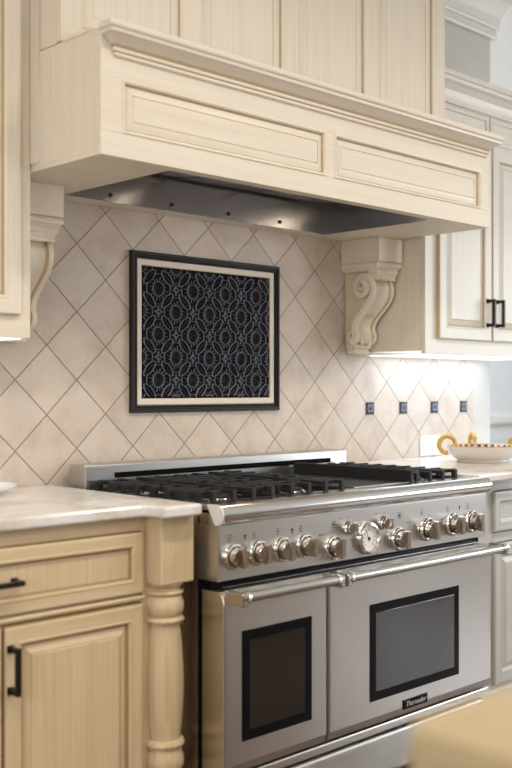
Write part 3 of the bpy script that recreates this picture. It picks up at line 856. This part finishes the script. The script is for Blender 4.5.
# badge on the right door
bd = MB(); bz0, bz1 = .241, .269; bx0, bx1 = 2.552, 2.672
bd.box(bx0, bx1, -.7555, -.7522, bz0, bz1, M['black'], .001); bd.build('badge', dR)
cu = bpy.data.curves.new('lettering', 'FONT'); cu.body = 'Thermador'; cu.size = .0215; cu.shear = .25; cu.align_x = 'CENTER'; cu.align_y = 'CENTER'; cu.extrude = .0003
tmp = bpy.data.objects.new('tmp', cu); COL.objects.link(tmp)
dg = bpy.context.evaluated_depsgraph_get(); me = bpy.data.meshes.new_from_object(tmp.evaluated_get(dg))
bpy.data.objects.remove(tmp); me.materials.clear(); me.materials.append(M['letter'])
tx = bpy.data.objects.new('lettering', me); COL.objects.link(tx)
tx.location = ((bx0 + bx1) / 2, -.7560, (bz0 + bz1) / 2); tx.rotation_euler = (PI / 2, 0, 0)
_loc = tx.location.copy(); tx.parent = dR; tx.matrix_parent_inverse = Matrix.Translation(-parent_origin(dR))
b = MB(); b.box(RX0, RX1, -.738, -.653, .187, .213, S, .004); b.build('sill', rg)
b = MB(); b.box(RX0 + .004, RX1 - .004, -.730, -.6525, .050, .176, S, .014, 4); b.build('kick_panel', rg)
b = MB(); b.box(RX0 + .0015, RX1 - .0015, -.668, -.6525, .22, .7155, M['black']); b.box(RX0 + .0015, RX1 - .0015, -.700, -.668, .6935, .7155, M['black']); b.box(RX0 + .03, RX1 - .03, -.715, -.700, .694, .700, SM, .002); b.build('door_vent', rg)
# burners (under the grates)
SECT = [(1.842, 2.134), (2.140, 2.432), (2.728, 3.014)]
for (a, c) in SECT:
    for y in (-.27, -.53):
        cx = (a + c) / 2
        q = MB().lathe([(.060, .9005), (.060, .902), (.050, .904), (.046, .908), (.0, .908)], SM, (cx, y, 0), 'z', 30).build('burner', rg)
        MB().lathe([(.040, .9085), (.042, .911), (.040, .915), (.028, .918), (0, .918)], M['black_iron'], (cx, y, 0), 'z', 30).build('burner_cap', q)
# griddle plate between the grates
gp = MB(); gp.box(2.444, 2.716, -.640, -.135, .9005, .912, M['black_iron'], .003)
gp.build('griddle', rg)
MB().box(2.444, 2.716, -.654, -.6405, .9005, .914, SM, .003).build('griddle_lip', rg)

def grate(x0, x1, label, tall=False):
    t = thing('burner_grate', ((x0 + x1) / 2, -.4, .902), label, 'grate', 'cast iron grates on the cooktop')
    m = M['black_iron']; b = MB(); y0, y1 = -.650, -.135
    zl0, zl1 = .9030, .912
    ym = (y0 + y1) / 2
    for (a, c, d, e) in ((x0, x1, y0, y0 + .012), (x0, x1, y1 - .012, y1), (x0, x0 + .012, y0, y1), (x1 - .012, x1, y0, y1), (x0, x1, ym - .007, ym + .007)):
        b.box(a, c, d, e, zl0, zl1, m, .002)
    if tall: b.box(x0 - .004, x0 + .010, y0 - .002, y1, zl0, .950, m, .003)
    f = b; zt0, zt1 = .927, .939; w = .0055
    cx = (x0 + x1) / 2
    for (ya, yb) in ((y0, ym), (ym, y1)):
        cy = (ya + yb) / 2
        for k in range(4):
            yy = ya + (yb - ya) * (k + .5) / 4
            for s_ in (-1, 1):
                xe = x0 + .006 if s_ < 0 else x1 - .006
                xi = cx + s_ * (.030 if k in (1, 2) else .062)
                f.box(min(xe, xi), max(xe, xi), yy - w, yy + w, zt0, zt1, m, .002)
                f.box(xe - .006, xe + .006, yy - .007, yy + .007, zl0, zt1, m, .002)
        for k in range(4):
            xx = x0 + (x1 - x0) * (k + .5) / 4
            for s_ in (-1, 1):
                ye = ya + .006 if s_ < 0 else yb - .006
                yi = cy + s_ * (.030 if k in (1, 2) else .062)
                f.box(xx - w, xx + w, min(ye, yi), max(ye, yi), zt0, zt1, m, .002)
                f.box(xx - .007, xx + .007, ye - .006, ye + .006, zl0, zt1, m, .002)
        # diagonal cross bars
    f.build('casting', t)
    for (a, c) in ((x0 + .006, y0 + .006), (x1 - .006, y0 + .006), (x0 + .006, y1 - .006), (x1 - .006, y1 - .006)):
        MB().box(a - .008, a + .008, c - .008, c + .008, .9002, .9028, m, .002).build('foot', t)
grate(*SECT[0], 'black cast iron grate at the left end of the cooktop')
grate(*SECT[1], 'black cast iron grate left of the griddle, second from the left')
grate(*SECT[2], 'black cast iron grate at the right end of the cooktop', True)

# ------------------------------------------------------------------ painted bowl
bwx, bwy = 3.597, -.345
bw = thing('bowl', (bwx, bwy, .9202), 'white ceramic bowl with ochre ring handles and blue painted inside', 'bowl')
b = MB()
Pf = [(0, 0), (.100, 0), (.104, .005), (.101, .010), (.118, .020), (.130, .036), (.137, .052), (.140, .062), (.137, .066), (.132, .062), (.128, .052), (.120, .038), (.10, .026), (.06, .019), (0, .017)]
ms = [M['bowl_white']] * 7 + [M['yellow']] * 2 + [M['bowl_inside']] * 5
o = b.lathe(Pf, M['bowl_white'], (0, 0, 0), 'z', 48, ms).build('body')
o.parent = bw
for k, a in enumerate((math.radians(140), math.radians(50), math.radians(-50))):
    h = MB(); c, s_ = math.cos(a), math.sin(a); cx = .138
    pts = []
    for q in range(22):
        th = -PI * .52 + (PI * 1.50) * q / 21
        rr = .033 if k == 0 else .037
        r_ = cx + .006 + rr * math.cos(th); z_ = .069 + rr * math.sin(th)
        pts.append((c * r_, s_ * r_, z_))
    rad = [.0088 + .0012 * math.sin(q * 2.1) for q in range(22)]
    h.tube(pts, rad, M['yellow'], 10)
    ho = h.build('handle'); ho.parent = bw

# ------------------------------------------------------------------ white dish at the left edge of the worktop
b = MB(); b.lathe([(0, 0), (.055, 0), (.06, .004), (.085, .012), (.100, .022), (.102, .026), (.099, .0265), (.082, .017), (.058, .009), (0, .008)], M['dish'], (0, 0, 0), 'z', 40)
o = b.build('dish'); o.location = (1.49, -.115, .9202)
tag(o, 'white round dish on the worktop at the left edge', 'dish')

# ------------------------------------------------------------------ island whose corner shows in front
isl = thing('kitchen_island', (1.7, -2.7, 0), 'tan wooden island worktop corner in the near foreground', 'island')
b = MB()
ou = []
ix0, ix1, iy0, iy1, r = .724, 3.3, -3.3, -2.155, .022
for (cx, cy, a0) in ((ix1 - r, iy1 - r, 0), (ix0 + r, iy1 - r, PI / 2), (ix0 + r, iy0 + r, PI), (ix1 - r, iy0 + r, PI * 1.5)):
    for k in range(7): a = a0 + PI / 2 * k / 6; ou.append((cx + r * math.cos(a), cy + r * math.sin(a)))
b.prism(ou, M['island_top'], 'z', .872, .92)
es = [e for e in b.bm.edges if abs(e.verts[0].co.z - e.verts[1].co.z) < 1e-6]
bmesh.ops.bevel(b.bm, geom=es, offset=.012, segments=4, profile=.5, affect='EDGES')
b.build('worktop', isl, True)
b = MB(); b.box(ix0 + .04, ix1 - .04, iy0 + .04, iy1 - .04, .10, .8715, M['island_base'], .003); b.box(ix0 + .09, ix1 - .09, iy0 + .09, iy1 - .09, 0, .10, M['island_base']); b.build('base', isl)

# ------------------------------------------------------------------ light
w = bpy.data.worlds.new('world'); sc.world = w; w.use_nodes = True
bg_ = w.node_tree.nodes['Background']; bg_.inputs[0].default_value = (.88, .93, 1., 1); bg_.inputs[1].default_value = 1.2
def area(name, loc, rot, sx, sy, power, col):
    l = bpy.data.lights.new(name, 'AREA'); l.shape = 'RECTANGLE'; l.size = sx; l.size_y = sy; l.energy = power; l.color = col
    o = bpy.data.objects.new(name, l); COL.objects.link(o); o.location = loc; o.rotation_euler = rot; return o
# daylight in the window openings
area('daylight_front_a', (.25, Y0 - .14, 1.7), (-PI / 2, 0, 0), 1.6, 1.5, 120, (1., .96, .90))
area('daylight_front_b', (3.4, Y0 - .14, 1.7), (-PI / 2, 0, 0), 2.3, 1.5, 170, (1., .96, .90))
area('daylight_right', (X1 + .14, -3.55, 1.65), (0, PI / 2, 0), 1.5, 3.2, 90, (.93, .97, 1.))
area('added_fill_left', (X0 - .14, -2.3, 1.68), (0, -PI / 2, 0), 1.4, 2.1, 34, (1., .94, .86))  # added fill light behind the made-up left window
area('passage_light', (5.2, 1.0, 3.05), (0, 0, 0), 1.4, .8, 105, (.82, .91, 1.))
# recessed ceiling lamps
for i, (x, y) in enumerate(((.4, -2.0), (1.9, -2.0), (3.4, -2.0), (.4, -4.0), (2.0, -4.0), (3.6, -4.0))):
    l = bpy.data.lights.new('ceiling_lamp', 'AREA'); l.shape = 'DISK'; l.size = .25; l.energy = 10; l.color = (1., .92, .80); l.spread = math.radians(150)
    o = bpy.data.objects.new('ceiling_lamp', l); COL.objects.link(o); o.location = (x, y, ZC - .004)
for x in (2.12, 2.74):
    l = bpy.data.lights.new('hood_lamp_light', 'AREA'); l.shape = 'DISK'; l.size = .09; l.energy = 1.0; l.color = (1., .80, .56)
    o = bpy.data.objects.new('hood_lamp_light', l); COL.objects.link(o); o.location = (x, -.50, 1.892)
# lamps under the hanging cabinets
area('under_cabinet_right', (3.74, -.12, 1.340), (0, 0, 0), .74, .16, 1.1, (.68, .83, 1.))
area('under_cabinet_left', (1.07, -.13, 1.340), (0, 0, 0), .80, .10, .3, (1., .95, .88))

# ------------------------------------------------------------------ camera
cam = bpy.data.cameras.new('camera'); co = bpy.data.objects.new('camera', cam); COL.objects.link(co)
F = 1056.
cam.sensor_fit = 'HORIZONTAL'; cam.sensor_width = 36.; cam.lens = F / 512 * 36.
co.location = (0, -2.717, 1.21)
yaw = math.atan(1075 / F)
co.rotation_euler = (PI / 2, 0, yaw - PI / 2 - 0 + (PI / 2 - 2 * yaw) + 0) if False else (PI / 2, 0, -(PI / 2 - yaw))
cam.shift_y = -(384 - 389) / 512.
cam.dof.use_dof = True; cam.dof.focus_distance = 3.4; cam.dof.aperture_fstop = 3.3
cam.clip_start = .02
sc.camera = co
sc.view_settings.view_transform = 'Standard'; sc.view_settings.look = 'None'; sc.view_settings.gamma = 1.; sc.view_settings.use_curve_mapping = False
sc.view_settings.exposure = .72
